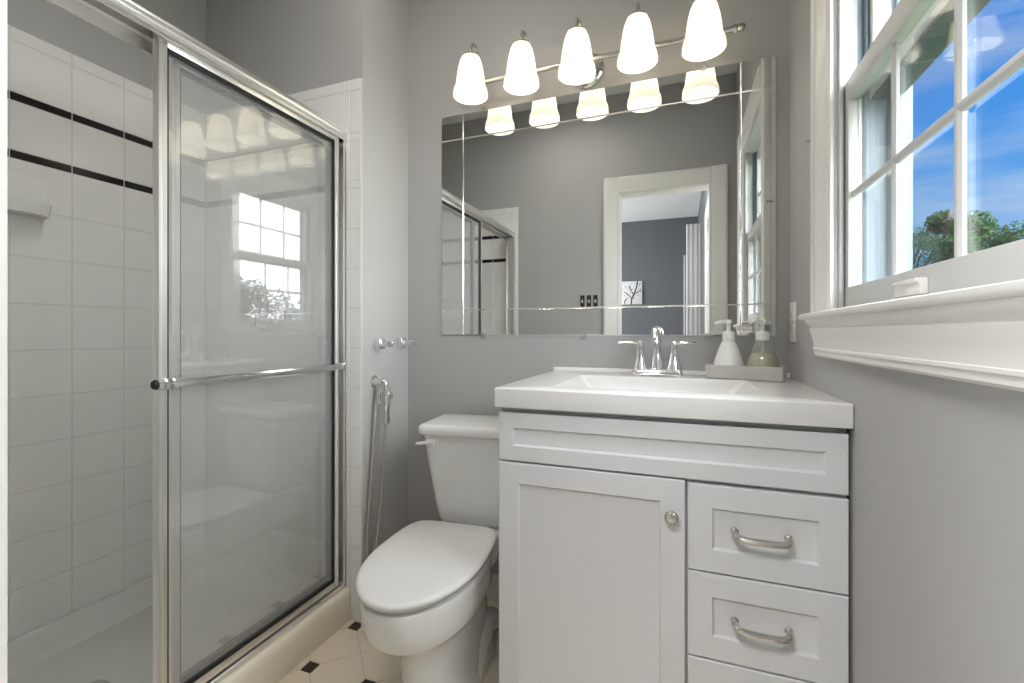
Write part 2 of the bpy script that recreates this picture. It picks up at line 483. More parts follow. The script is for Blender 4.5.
# ---------------------------------------------------------------- window_1
w1 = bpy.data.objects.new('window_1', None); w1.location = (XR, (WY0 + WY1) / 2, WZ0); COL.objects.link(w1)
tag(w1, 'white double-hung window on the right wall, blue sky behind', 'window'); w1['kind'] = 'structure'
wcw = 0.118
bm = new()
def wcas(w): return [(0, 0), (0, .012), (.008, .016), (.016, .014), (.022, .012), (.034, .013), (.05, .020), (.066, .024), (.082, .023), (w - .016, .018), (w - .012, .024), (w - .004, .024), (w, .020), (w, 0)]
for side in (-1, 1):
    e = WY0 - .004 if side < 0 else WY1 + .004
    prism(bm, [(XR - .0005 - t, e + side * a) for a, t in wcas(wcw)], 'Z', WZ0, WZ1 + .004 + wcw)
prism(bm, [(XR - .0005 - t, WZ1 + .004 + a) for a, t in wcas(wcw)], 'Y', WY0 - .004, WY1 + .004)
obj('casing', bm, M['trim'], w1)
# stepped jamb and sash tracks
bm = new()
for side, e in ((-1, WY1), (1, WY0)):
    def yb(a, b):
        p, q = e + side * a, e + side * b
        return min(p, q), max(p, q)
    box(bm, XR - .004, XR + .037, *yb(-.02, .0), WZ0, WZ1)
    box(bm, XR + .001, XR + .010, *yb(-.001, .010), WZ0, WZ1, .002)
box(bm, XR - .004, XR + .11, WY0, WY1, WZ1 - .014, WZ1 + .0005)
obj('jamb', bm, M['vinyl'], w1)
bm = new()
for y0, y1, k in ((WY1, WY1 + .02, -1), (WY0 - .02, WY0, 1)):
    box(bm, XR + .0371, XR + .11, y0, y1, WZ0, WZ1)
    ye = WY1 if k < 0 else WY0
    for x0, x1, dd in ((XR + .048, XR + .053, .014), (XR + .090, XR + .110, .020)):
        a, b = sorted((ye, ye + k * dd)); box(bm, x0, x1, a, b, WZ0, WZ1, .0015)
for a, b in ((WY1 - .034, WY1 - .020), (WY0 + .020, WY0 + .034)):
    box(bm, XR + .094, XR + .112, min(a, b), max(a, b), WZ0 - .01, WZ1, .003)
box(bm, XR + .054, XR + .125, WY0, WY1, WZ0 - .03, WZ0 + .012, .003)
for y0, y1 in ((WY1, WY1 + .07), (WY0 - .07, WY0)):
    box(bm, XR + .111, XR + .135, y0, y1, WZ0 - .03, WZ1 + .07, .003)
box(bm, XR + .111, XR + .135, WY0, WY1, WZ1, WZ1 + .07, .003)
obj('exterior_frame', bm, M['ext_shaded'], w1)
# stool with horns, apron
bm = new()
SX = 0.279
nose = [(SX + .004, WZ0 + .010), (SX + .001, WZ0 + .008), (SX, WZ0 + .003), (SX + .001, WZ0 - .002), (SX + .004, WZ0 - .005)]
prism(bm, [(XR + .013, WZ0 - .005), (XR + .013, WZ0 + .010)] + nose, 'Y', WY0 + .001, WY1 - .001)
prof2 = [(XR - .0005, WZ0 - .005), (XR - .0005, WZ0 + .0099)] + nose
prism(bm, prof2, 'Y', WY1 - .001, WY1 + .004 + wcw + .026); prism(bm, prof2, 'Y', WY0 - .004 - wcw - .026, WY0 + .001)
obj('stool', bm, M['trim'], w1)
bm = new()
ap = [(XR - .0005, WZ0 - .0052), (SX + .006, WZ0 - .0052), (SX + .006, WZ0 - .009), (SX + .009, WZ0 - .016), (SX + .014, WZ0 - .021), (SX + .017, WZ0 - .026), (SX + .014, WZ0 - .028), (SX + .014, WZ0 - .032),
      (SX + .018, WZ0 - .045), (SX + .021, WZ0 - .060), (SX + .022, WZ0 - .073), (SX + .020, WZ0 - .0745), (SX + .020, WZ0 - .079), (SX + .023, WZ0 - .082), (SX + .023, WZ0 - .090), (SX + .027, WZ0 - .094), (SX + .032, WZ0 - .0955), (XR - .0005, WZ0 - .096)]
ya, yb_ = WY0 + .014 - wcw, WY1 - .014 + wcw
r0 = [(x, yb_ + (0.5 * (XR - x) - 0.012), z) for x, z in ap]; r1 = [(x, ya - (0.5 * (XR - x) - .012), z) for x, z in ap]
loft(bm, [r1, r0])
obj('apron', bm, M['trim'], w1)
# sashes
def sash(name, x0, x1, z0, z1, rb, rt, m, mun_m):
    sw = .028
    bm = new()
    box(bm, x0, x1, WY0 + .002, WY0 + sw, z0, z1, .0025); box(bm, x0, x1, WY1 - sw, WY1 - .002, z0, z1, .0025)
    box(bm, x0, x1, WY0 + sw - .001, WY1 - sw + .001, z0, z0 + rb, .0025); box(bm, x0, x1, WY0 + sw - .001, WY1 - sw + .001, z1 - rt, z1, .0025)
    s = obj(name, bm, m, w1)
    gx = x0 + .016
    gl = new(); box(gl, gx, gx + .004, WY0 + sw, WY1 - sw, z0 + rb, z1 - rt); obj('glass_pane', gl, M['glass'], s, smooth=0)
    a0, a1 = WY0 + sw, WY1 - sw
    mb = new()
    for k in (1, 2):
        y = a0 + (a1 - a0) * k / 3
        prism(mb, [(gx - .0005, y - .008), (gx - .005, y - .0075), (gx - .009, y - .003), (gx - .009, y + .003), (gx - .005, y + .0075), (gx - .0005, y + .008)], 'Z', z0 + rb, z1 - rt)
    zz = (z0 + rb + z1 - rt) / 2
    prism(mb, [(gx - .0005, zz - .008), (gx - .005, zz - .0075), (gx - .0092, zz - .003), (gx - .0092, zz + .003), (gx - .005, zz + .0075), (gx - .0005, zz + .008)], 'Y', a0, a1)
    obj('muntin_grid', mb, mun_m, s)
    return s
ls = sash('lower_sash', XR + .012, XR + .0365, WZ0 + .011, 1.602, .050, .045, M['vinyl'], M['vinyl'])
us = sash('upper_sash', XR + .055, XR + .088, 1.560, WZ1 - .015, .042, .04, M['vinyl'], M['vinyl'])
bm = new(); box(bm, XR + .056, XR + .108, WY0 + .022, WY1 - .022, 1.551, 1.5595, .001); obj('shaded_underside', bm, M['sash_shade'], us)  # dark sheet standing in for shade under the rail
bm = new()
for y0, y1 in ((.826, .912),):
    box(bm, XR + .001, XR + .0125, y0, y1, WZ0 + .019, WZ0 + .043, .003); box(bm, XR - .003, XR + .004, y0 + .004, y1 - .004, WZ0 + .037, WZ0 + .043, .002)
obj('sash_lift', bm, M['trim'], ls)

# ---------------------------------------------------------------- shower base
sb = thing('shower_tray', (-1.53, .76, 0), 'cream acrylic shower base with a raised curb along the floor', 'shower base')
bm = new(); cz = .114
box(bm, XS + .0005, -1.22, YD + .009, YS - .0005, 0, .048, .004)
def lip(poly, axis, a, b): prism(bm, poly, axis, a, b)
lip([(XS + .0005, .04), (XS + .075, .047), (XS + .035, .06), (XS + .020, .10), (XS + .010, .118), (XS + .0005, .121)], 'Y', YD + .009, YS - .0005)
lip([(YS - .0005, .04), (YS - .07, .047), (YS - .030, .06), (YS - .018, .10), (YS - .010, .118), (YS - .0005, .121)], 'X', XS + .0005, -1.236)
lip([(YD + .0095, .04), (YD + .08, .047), (YD + .04, .06), (YD + .028, .10), (YD + .020, .118), (YD + .0095, .121)], 'X', XS + .0005, -1.236)
obj('pan', bm, M['acrylic'], sb)
bm = new()
cp = [(-1.1455, 0.0), (-1.1450, .085), (-1.147, .104), (-1.153, .112), (-1.160, .115), (-1.167, .1145), (-1.232, .1145), (-1.242, .10), (-1.252, .06), (-1.275, .047), (-1.275, 0)]
prism(bm, cp, 'Y', YD + .0095, YS - .0006)
obj('curb', bm, M['curb'], sb)
bm = new(); lathe(bm, [(0, .0), (.045, .0), (.045, .003), (.04, .0045), (0, .0045)], (-1.56, .78, .0479), 28, caps=False); obj('drain', bm, M['chrome'], sb)

# ---------------------------------------------------------------- sliding shower door
sd = thing('shower_door', (-1.195, .76, .11), 'chrome framed sliding glass shower door, both panels pushed to the far end', 'shower door')
bm = new()
hp = [(-1.230, 1.744), (-1.225, 1.744), (-1.225, 1.775), (-1.200, 1.775), (-1.200, 1.766), (-1.197, 1.766), (-1.197, 1.790), (-1.171, 1.790), (-1.171, 1.768), (-1.166, 1.767), (-1.163, 1.770), (-1.163, 1.776),
      (-1.159, 1.780), (-1.156, 1.787), (-1.157, 1.795), (-1.163, 1.801), (-1.168, 1.803), (-1.169, 1.808), (-1.174, 1.815), (-1.184, 1.820), (-1.200, 1.822), (-1.216, 1.819), (-1.230, 1.811)]
prism(bm, hp, 'Y', YD + .009, YS - .0008); obj('header_rail', bm, M['alu'], sd)
for y0, y1 in ((YS - .026, YS - .0008), (YD + .009, YD + .034)):
    bm = new(); x0, x1 = -1.226, -1.166
    box(bm, x0, x1, y0 if y1 < 1 else y1 - .004, y0 + .004 if y1 < 1 else y1, .1225, 1.7435)
    ya_, yb2 = (y0, y0 + .014) if y1 < 1 else (y1 - .014, y1)
    box(bm, x1 - .004, x1, ya_, yb2, .1225, 1.766, .001); box(bm, x0, x0 + .004, y0, y1, .1225, 1.7435, .001)
    obj('jamb', bm, M['alu'], sd)
bm = new()
prism(bm, [(-1.228, .1155), (-1.166, .1155), (-1.166, .128), (-1.170, .132), (-1.194, .132), (-1.194, .122), (-1.200, .122), (-1.200, .136), (-1.228, .136)], 'Y', YD + .009, YS - .0008)
obj('bottom_track', bm, M['alu'], sd)
def panel(xc, y0, y1, z1, bar_y0=None, bar_y1=None):
    z0, z1, t = .138, z1, .0095
    bm = new(); sw = .022
    for a, b in ((y0, y0 + sw), (y1 - sw, y1)):
        lo = [(xc - t, a), (xc - t * .4, a - .0005), (xc + t * .4, a - .0005), (xc + t, a + .002), (xc + t, a + .008), (xc + t * .75, a + .010), (xc + t, a + .012), (xc + t, b - .001), (xc - t, b)]
        prism(bm, lo, 'Z', z0, z1)
    box(bm, xc - t, xc + t, y0 + sw, y1 - sw, z0, z0 + .022, .001); box(bm, xc - t, xc + t, y0 + sw, y1 - sw, z1 - .034, z1, .001)
    p = obj('sliding_panel', bm, M['alu'], sd)
    g = new(); gy0, gy1, gz0, gz1 = y0 + sw, y1 - sw, z0 + .022, z1 - .034
    for a, b, c, d_ in ((gy0, gy0 + .003, gz0, gz1), (gy1 - .005, gy1, gz0, gz1), (gy0, gy1, gz0, gz0 + .010), (gy0, gy1, gz1 - .010, gz1)):
        box(g, xc - t + .001, xc + t - .001, a, b, c, d_)
    obj('gasket', g, M['gasket'], p)
    g = new(); box(g, xc - .0025, xc + .0025, gy0 + .003, gy1 - .005, gz0 + .010, gz1 - .010); obj('glass_pane', g, M['shower_glass'], p, smooth=0)
    if bar_y0 is None: return p
    zb = .937
    b = new()
    off = xc + t + .032
    R = []
    for k in range(21):
        f = k / 20
        x = off + .020 * math.sin(PI * f); y = bar_y0 + (bar_y1 - bar_y0) * f
        R.append([(x - .004, y, zb - .010), (x + .003, y, zb - .010), (x + .005, y, zb), (x + .003, y, zb + .010), (x - .004, y, zb + .010)])
    loft(b, R)
    obj('towel_bar', b, M['chrome'], p)
    for yy in (bar_y0 + .026, bar_y1 - .006):
        b = new(); box(b, xc + t + .0005, off + .008, yy - .013, yy + .013, zb - .013, zb + .013, .003)
        obj('bar_bracket', b, M['chrome'], p)
    b = new(); lathe(b, [(0, -.001), (.012, 0), (.012, .003), (.009, .008), (0, .010)], (off, bar_y0 - .0008, zb), 20, '-Y', caps=False)
    obj('end_cap', b, M['gasket'], p)
    return p
panel(-1.182, .722, 1.334, 1.786, .700, 1.330)
panel(-1.213, .772, 1.346, 1.7735)

# soap dish, valve
so = thing('soap_dish', (XS, .77, 1.41), 'white ceramic soap dish with a curved tray on the tiled shower wall', 'soap dish')
bm = new(); box(bm, XS + .0003, XS + .012, .700, .846, 1.440, 1.548, .006, 3)
obj('back_plate', bm, M['tile'], so)
bm = new()
rings = []
for k in range(13):
    a = PI * k / 12
    rings.append([(XS + .010 + .060 * math.sin(a) ** .8, .773 - .066 * math.cos(a), z) for z in (1.44,)])
pts = [r[0] for r in rings]
loft(bm, [[(x, y, 1.420) for x, y, z in pts], [(x + .006, .773 + (y - .773) * 1.05, 1.446) for x, y, z in pts], [(x + .008, .773 + (y - .773) * 1.06, 1.458) for x, y, z in pts],
          [(XS + .010 + (x - XS - .010) * .88, .773 + (y - .773) * .88, 1.458) for x, y, z in pts], [(XS + .010 + (x - XS - .010) * .8, .773 + (y - .773) * .8, 1.438) for x, y, z in pts]], closed=True)
obj('tray', bm, M['tile'], so)
sv = thing('shower_valve', (-1.553, YS, 1.161), 'round chrome shower valve on the far tiled wall behind the glass', 'shower valve')
bm = new(); lathe(bm, [(0, .0005), (.095, .0005), (.098, .004), (.090, .010), (.060, .016), (.045, .018), (.042, .03), (0, .03)], (-1.553, YS, 1.161), 40, '-Y', caps=False); obj('escutcheon', bm, M['chrome'], sv)
bm = new(); lathe(bm, [(0, .028), (.030, .028), (.034, .045), (.030, .07), (0, .075)], (-1.553, YS, 1.161), 28, '-Y', caps=False)
tube(bm, [(-1.553, YS - .055, 1.161), (-1.553, YS - .062, 1.12), (-1.553, YS - .066, 1.085)], [.012, .009, .008], 10); obj('handle', bm, M['chrome'], sv)

# ---------------------------------------------------------------- toilet
TX = -0.711
ROT = Matrix.Translation((TX, 1.42, 0)) @ Matrix.Rotation(math.radians(5.5), 4, 'Z') @ Matrix.Translation((-TX, -1.42, 0))
def tobj(name, bm, m, smooth=50): return obj(name, xform(bm, ROT), m, to, smooth=smooth)
def egg(cx, yF, yB, ym, hw, z, n=48, pb=3.2, pf=2.0, taper=0.0):
    o = []
    for k in range(n):
        a = 2 * PI * k / n; c, s = math.cos(a), math.sin(a)
        p = pb if s > 0 else pf
        den = (abs(c) ** p + abs(s) ** p) ** (1 / p)
        x = c / den * hw; y = (s / den) * ((yB - ym) if s > 0 else (ym - yF))
        if s > 0: x *= 1 - taper * (y / (yB - ym)) ** 2
        o.append((cx + x, ym + y, z))
    return o
to = thing('toilet', (TX, 1.3, 0), 'white two-piece toilet with its lid down, between shower wall and vanity', 'toilet')
bm = new()
R = []
for z, yF, yB, ym, hw, pb in ((0, 1.005, 1.50, 1.22, 0.111, 3), (.012, 1.000, 1.50, 1.22, 0.112, 3), (.03, 1.004, 1.49, 1.22, 0.106, 3), (.10, 1.018, 1.47, 1.22, 0.094, 2.6),
                              (.18, 1.010, 1.46, 1.21, 0.096, 2.5), (.225, .985, 1.45, 1.19, .102, 2.5), (.255, .950, 1.44, 1.17, .124, 2.6), (.275, .916, 1.42, 1.15, .145, 2.8), (.295, .897, 1.40, 1.14, .156, 3),
                              (.330, .888, 1.375, 1.14, .156, 3.2), (.365, .883, 1.37, 1.14, .159, 3.2), (.380, .882, 1.37, 1.14, .160, 3.2), (.386, .886, 1.366, 1.14, .156, 3.2)):
    R.append(egg(TX + (.020 if z < .2 else .012 if z < .24 else .006 if z < .26 else 0), yF + (.012 if z > .2 else 0), yB, ym, hw, z, pb=pb))
loft(bm, R)
# rear shelf that carries the tank
R = [rrect(TX + .03, 1.475, hx, hy, .035, z) for z, hx, hy in ((.24, .06, .11), (.30, .10, .125), (.35, .115, .135), (.385, .118, .138), (.392, .114, .134))]
loft(bm, R)
# trapway swelling on the side
tube(bm, spline([(TX + .026 + .070, 1.46, .05), (TX + .026 + .076, 1.42, .09), (TX + .026 + .080, 1.35, .105), (TX + .026 + .080, 1.29, .08), (TX + .026 + .078, 1.25, .04), (TX + .026 + .074, 1.235, .01)], 6), .030, 14)
tube(bm, spline([(TX + .014 - .070, 1.46, .05), (TX + .014 - .076, 1.42, .09), (TX + .014 - .080, 1.35, .105), (TX + .014 - .080, 1.29, .08), (TX + .014 - .078, 1.25, .04), (TX + .014 - .074, 1.235, .01)], 6), .030, 14)
tobj('bowl', bm, M['porcelain'])
def slab(name, z0, z1, ins, m, dome=0.0):
    bm = new(); R = []
    prof = [(z0, .006), (z0 + .003, .001), (z0 + (z1 - z0) * .5, 0), (z1 - .006, .001), (z1 - .002, .005), (z1, .012)]
    for z, i in prof: R.append(egg(TX, .884 + ins + i, 1.366 - i, 1.15, .168 - ins - i, z, 64, pb=8, taper=.13))
    for f, dz in ((.75, .4), (.45, .8), (.15, 1.0)):
        R.append([(TX + (x - TX) * f, 1.12 + (y - 1.12) * f, z1 + dome * dz) for x, y, z in R[5]])
    loft(bm, R)
    return tobj(name, bm, m, 60)
slab('seat', .3875, .400, .019, M['seat'])
slab('seat_lid', .4055, .423, 0, M['seat'], .006)
for sx in (-.075, .075):
    bm = new(); tube(bm, [(TX + sx - .022, 1.350, .403), (TX + sx + .022, 1.350, .403)], .011, 14)
    tobj('hinge', bm, M['seat'])
bm = new(); TY0 = 1.398
R = []
for z, hx, y0, y1, r in ((.393, .118, 1.425, 1.585, .04), (.398, .132, 1.412, 1.598, .04), (.412, .141, TY0 + .006, 1.604, .04), (.45, .149, TY0 + .003, 1.608, .038), (.58, .173, TY0, 1.616, .034), (.700, .192, TY0 - .003, 1.622, .03)):
    R.append(rrect(TX + .043, (y0 + y1) / 2, hx, (y1 - y0) / 2, r, z))
loft(bm, R); tobj('tank', bm, M['porcelain'])
bm = new(); R = []
for z, i in ((.7005, .010), (.704, .003), (.709, .0), (.722, .0), (.731, .004), (.736, .011), (.738, .020)):
    R.append(rrect(TX + .041, 1.508, .208 - i, .126 - i, .035, z, 8))
loft(bm, R); tobj('tank_lid', bm, M['porcelain'], 60)
bm = new()
box(bm, TX - .124, TX - .091, TY0 - .012, TY0 + .003, .664, .688, .004)
tube(bm, [(TX - .104, TY0 - .012, .678), (TX - .129, TY0 - .014, .676), (TX - .151, TY0 - .012, .672), (TX - .163, TY0 - .007, .670)], [.0075, .0065, .0055, .005], 10)
tobj('flush_lever', bm, M['porcelain'])
for sx in (-1, 1):
    bm = new(); lathe(bm, [(0, .0), (.016, .0), (.016, .008), (.011, .016), (0, .019)], (TX + sx * .117, 1.27, .0003), 16, caps=False); tobj('bolt_cap', bm, M['porcelain'])
bm = new(); lathe(bm, [(0, 0), (.006, 0), (.006, .018), (0, .018)], (TX - .07, 1.455, .378), 10, caps=False)
tobj('tank_bolt', bm, M['gasket'])

# ---------------------------------------------------------------- hand sprayer, holder
hs = thing('bidet_sprayer', (XN, 1.453, .86), 'chrome hand bidet sprayer hanging on the wall left of the toilet', 'sprayer')
bm = new(); lathe(bm, [(0, .0004), (.024, .0004), (.024, .004), (.014, .010), (.012, .024), (0, .024)], (XN, 1.440, .872), 24, 'X', caps=False)
tube(bm, spline([(XN + .020, 1.440, .872), (XN + .040, 1.440, .872), (XN + .050, 1.442, .866), (XN + .052, 1.444, .848)], 4), .013, 12)
obj('wall_holder', bm, M['chrome'], hs)
bm = new()
tube(bm, spline([(XN + .052, 1.445, .850), (XN + .050, 1.448, .820), (XN + .046, 1.452, .78), (XN + .044, 1.455, .735)], 5), [.0165] * 6 + [.015] * 5 + [.0125] * 5, 14)
box(bm, XN + .030, XN + .040, 1.418, 1.434, .785, .836, .004)
lathe(bm, [(0, 0), (.011, 0), (.011, .012), (0, .014)], (XN + .060, 1.452, .822), 12, 'X', caps=False)
lathe(bm, [(0, -.012), (.014, -.012), (.014, .012), (0, .012)], (XN + .044, 1.455, .726), 14, caps=False)
obj('spray_head', bm, M['chrome'], hs)
bm = new()
hp_ = spline([(XN + .044, 1.455, .716), (XN + .041, 1.448, .60), (XN + .036, 1.433, .42), (XN + .032, 1.408, .26), (XN + .040, 1.38, .15), (XN + .06, 1.42, .075), (XN + .10, 1.52, .075), (XN + .15, 1.58, .12), (XN + .165, 1.605, .175)], 10)
tube(bm, hp_, .0075, 10); obj('hose', bm, M['hose'], hs)
bm = new()
tube(bm, spline([(XN + .026, 1.440, .862), (XN + .016, 1.430, .78), (XN + .014, 1.415, .60), (XN + .014, 1.395, .40), (XN + .016, 1.385, .24), (XN + .05, 1.45, .12), (XN + .10, 1.56, .11), (XN + .155, 1.60, .165)], 8), .0075, 10); obj('hose', bm, M['hose'], hs)

bm = new()
hp2 = spline([(TX - .115, 1.50, .385), (TX - .16, 1.52, .33), (TX - .23, 1.57, .26), (XN + .170, 1.603, .213)], 8)
tube(bm, hp2, .006, 10); obj('supply_hose', bm, M['hose'], to)
sv2 = thing('shutoff_valve', (XN + .165, YB, .18), 'small chrome water shut-off valve low on the wall behind the toilet', 'valve')
bm = new(); lathe(bm, [(0, .0005), (.025, .0005), (.024, .005), (.010, .007), (.009, .05), (.013, .05), (.013, .078), (0, .078)], (XN + .165, YB, .19), 20, '-Y', caps=False)
obj('body', bm, M['chrome'], sv2)
bm = new(); lathe(bm, [(0, .080), (.012, .080), (.018, .084), (.018, .092), (0, .094)], (XN + .165, YB, .19), 16, '-Y', caps=False); obj('handle', bm, M['chrome'], sv2)

tp = thing('toilet_paper_holder', (XN, 1.52, 1.015), 'chrome two-post toilet paper holder, empty, above the hand sprayer', 'paper holder')
for yy, zz in ((1.452, 1.015), (1.596, 1.018)):
    bm = new()
    box(bm, XN + .0004, XN + .030, yy - .019, yy + .019, zz - .020, zz + .020, .004)
    box(bm, XN + .029, XN + .078, yy - .007, yy + .007, zz - .010, zz + .010, .003)
    obj('post', bm, M['chrome'], tp)
# ---------------------------------------------------------------- vanity
VX0, VX1, VY0 = -0.446, 0.3165, 1.095
vc = thing('vanity_cabinet', ((VX0 + VX1) / 2, 1.38, 0), 'white shaker vanity cabinet with one door and three drawers', 'vanity cabinet')
bm = new()
CZ = .8655
box(bm, VX0, VX0 + .018, VY0 + .0205, YB - .001, 0, CZ, .001); box(bm, VX1 - .018, VX1, VY0 + .0205, YB - .001, 0, CZ, .001)
box(bm, VX0 + .018, VX1 - .018, VY0 + .08, VY0 + .095, 0, .09)
box(bm, VX0 + .018, VX1 - .018, VY0 + .0205, YB - .001, .09, .106)
box(bm, VX0 + .018, VX1 - .018, YB - .012, YB - .001, .106, CZ)
for z0, z1 in ((.842, CZ), (.70, .745)): box(bm, VX0 + .018, VX1 - .018, VY0 + .0205, VY0 + .04, z0, z1)
box(bm, -.015, .035, VY0 + .0205, VY0 + .04, .106, .70)
obj('body', bm, M['vanity'], vc)
def shaker(bm, x0, x1, z0, z1, fw, y=VY0, t=.0195):
    """a front with a recessed flat panel"""
    def ring(i, yy): return [(x0 + i, yy, z0 + i), (x1 - i, yy, z0 + i), (x1 - i, yy, z1 - i), (x0 + i, yy, z1 - i)]
    loft(bm, [ring(0, y + t), ring(0, y + .002), ring(.002, y), ring(fw, y), ring(fw + .0045, y + .0065), ring(fw + .006, y + .007)])
    return bm
def pull(parent, xc, zc, half=.051):
    bm = new()
    y = VY0
    path = spline([(xc - half, y + .001, zc + .004), (xc - half, y - .014, zc + .002), (xc - half + .008, y - .026, zc), (xc - half + .026, y - .030, zc - .001), (xc, y - .031, zc - .001), (xc + half - .026, y - .030, zc - .001), (xc + half - .008, y - .026, zc), (xc + half, y - .014, zc + .002), (xc + half, y + .001, zc + .004)], 6)
    tube(bm, path, .0070, 10)
    for s in (-1, 1): lathe(bm, [(0, 0), (.0085, 0), (.0075, .004), (0, .005)], (xc + s * half, y, zc + .004), 14, '-Y', caps=False)
    return obj('drawer_pull', bm, M['nickel'], parent)
bm = shaker(new(), VX0, VX1 - .0015, .729, .8525, .038); obj('false_front', bm, M['vanity'], vc)
bm = shaker(new(), VX0, .0065, .105, .7245, .052); dr = obj('door', bm, M['vanity'], vc)
bm = new(); lathe(bm, [(0, -.001), (.007, -.001), (.006, .010), (.0075, .013), (.0145, .016), (.0155, .021), (.013, .025), (.0115, .0245), (.010, .026), (0, .027)], (-.022, VY0, .645), 26, '-Y', caps=False); obj('knob', bm, M['nickel'], dr)
for z0, z1 in ((.5285, .7205), (.3365, .5245), (.105, .3325)):
    bm = shaker(new(), .0125, VX1 - .0015, z0, z1, .050); w = obj('drawer', bm, M['vanity'], vc)
    pull(w, .158, (z0 + z1) / 2 - .002)

# vanity top with integral basin
vt = thing('washbasin', (-.068, 1.38, CZ), 'white one-piece washbasin top with a rectangular bowl on the vanity cabinet', 'washbasin')
TX0, TX1, TYF, TZ = -.456, .3212, 1.085, .9155
bm = new()
bx0, bx1, by0, by1 = -.318, .178, 1.172, 1.515
def rr4(cx0, cx1, cy0, cy1, r, z): return rrect((cx0 + cx1) / 2, (cy0 + cy1) / 2, (cx1 - cx0) / 2, (cy1 - cy0) / 2, r, z, 5)
outer = lambda i, z: rr4(TX0 + i, TX1 - i, TYF + i, YB - .0008 - i, .006, z)
loft(bm, [outer(.004, CZ + .0003), outer(.0008, CZ + .001), outer(0, CZ + .003), outer(0, TZ - .003), outer(.001, TZ - .0008), outer(.003, TZ),
          rr4(bx0 - .004, bx1 + .004, by0 - .004, by1 + .004, .016, TZ), rr4(bx0, bx1, by0, by1, .014, TZ - .003), rr4(bx0 + .010, bx1 - .010, by0 + .008, by1 - .006, .018, TZ - .015),
          rr4(bx0 + .095, bx1 - .095, by0 + .05, by1 - .03, .03, TZ - .100), rr4(bx0 + .14, bx1 - .14, by0 + .09, by1 - .07, .04, TZ - .112)], cap0=False)
obj('slab', bm, M['top'], vt, smooth=24)
bm = new(); prism(bm, [(YB - .0008, TZ + .0002), (YB - .0155, TZ + .0002), (YB - .0145, TZ + .011), (YB - .012, TZ + .014), (YB - .0008, TZ + .0145)], 'X', TX0 + .004, TX1 - .001)
obj('backsplash', bm, M['top'], vt)
bm = new(); lathe(bm, [(0, 0), (.022, 0), (.021, .003), (.014, .004), (.012, .002), (0, .002)], ((bx0 + bx1) / 2, 1.36, TZ - .1118), 24, caps=False); obj('drain', bm, M['chrome'], vt)

# faucet
FX, FY = -.078, 1.585
fa = thing('faucet', (FX, FY, TZ), 'chrome centerset faucet with two lever handles on the vanity top', 'faucet')
bm = new()
R = [rrect(FX, FY, hx, hy, r, z, 6) for z, hx, hy, r in ((TZ + .0003, .083, .029, .012), (TZ + .006, .083, .029, .012), (TZ + .009, .080, .027, .012), (TZ + .022, .076, .024, .012), (TZ + .025, .072, .020, .012))]
loft(bm, R); obj('base_plate', bm, M['chrome'], fa)
bm = new()
path = spline([(FX, FY + .004, TZ + .012), (FX, FY + .004, TZ + .06), (FX, FY + .004, TZ + .105), (FX, FY - .006, TZ + .137), (FX, FY - .032, TZ + .150), (FX, FY - .062, TZ + .142), (FX, FY - .080, TZ + .118), (FX, FY - .083, TZ + .104)], 6)
n = len(path)
tube(bm, path, [.0235 - .009 * min(1, i / 8) for i in range(n)], 16)
lathe(bm, [(0, 0), (.0155, 0), (.0155, .012), (0, .012)], (FX, FY - .0832, TZ + .098), 18, caps=False)
obj('spout', bm, M['chrome'], fa)
bm = new(); tube(bm, [(FX, FY + .030, TZ + .016), (FX, FY + .030, TZ + .085)], .0025, 8); lathe(bm, [(0, 0), (.006, 0), (.006, .012), (0, .014)], (FX, FY + .030, TZ + .083), 12, caps=False); obj('pop_up_rod', bm, M['chrome'], fa)
for s in (-1, 1):
    hx = FX + s * .0535
    bm = new()
    lathe(bm, [(0, 0), (.025, 0), (.024, .008), (.018, .028), (.0135, .055), (.0125, .080), (.0135, .090), (.011, .098), (0, .101)], (hx, FY, TZ + .0155), 24, caps=False)
    R = []
    for f, w_, h_ in ((0, .012, .006), (.2, .011, .0055), (.5, .0095, .0045), (.85, .010, .0035), (1.0, .008, .0025)):
        xx = hx + s * (.004 + f * .068); zz = TZ + .108 + .002 * math.sin(PI * f)
        R.append([(xx, FY - w_ , zz), (xx, FY - w_ * .6, zz + h_), (xx, FY + w_ * .6, zz + h_), (xx, FY + w_, zz), (xx, FY + w_ * .6, zz - h_), (xx, FY - w_ * .6, zz - h_)])
    loft(bm, R); obj('lever_handle', bm, M['chrome'], fa, smooth=50)

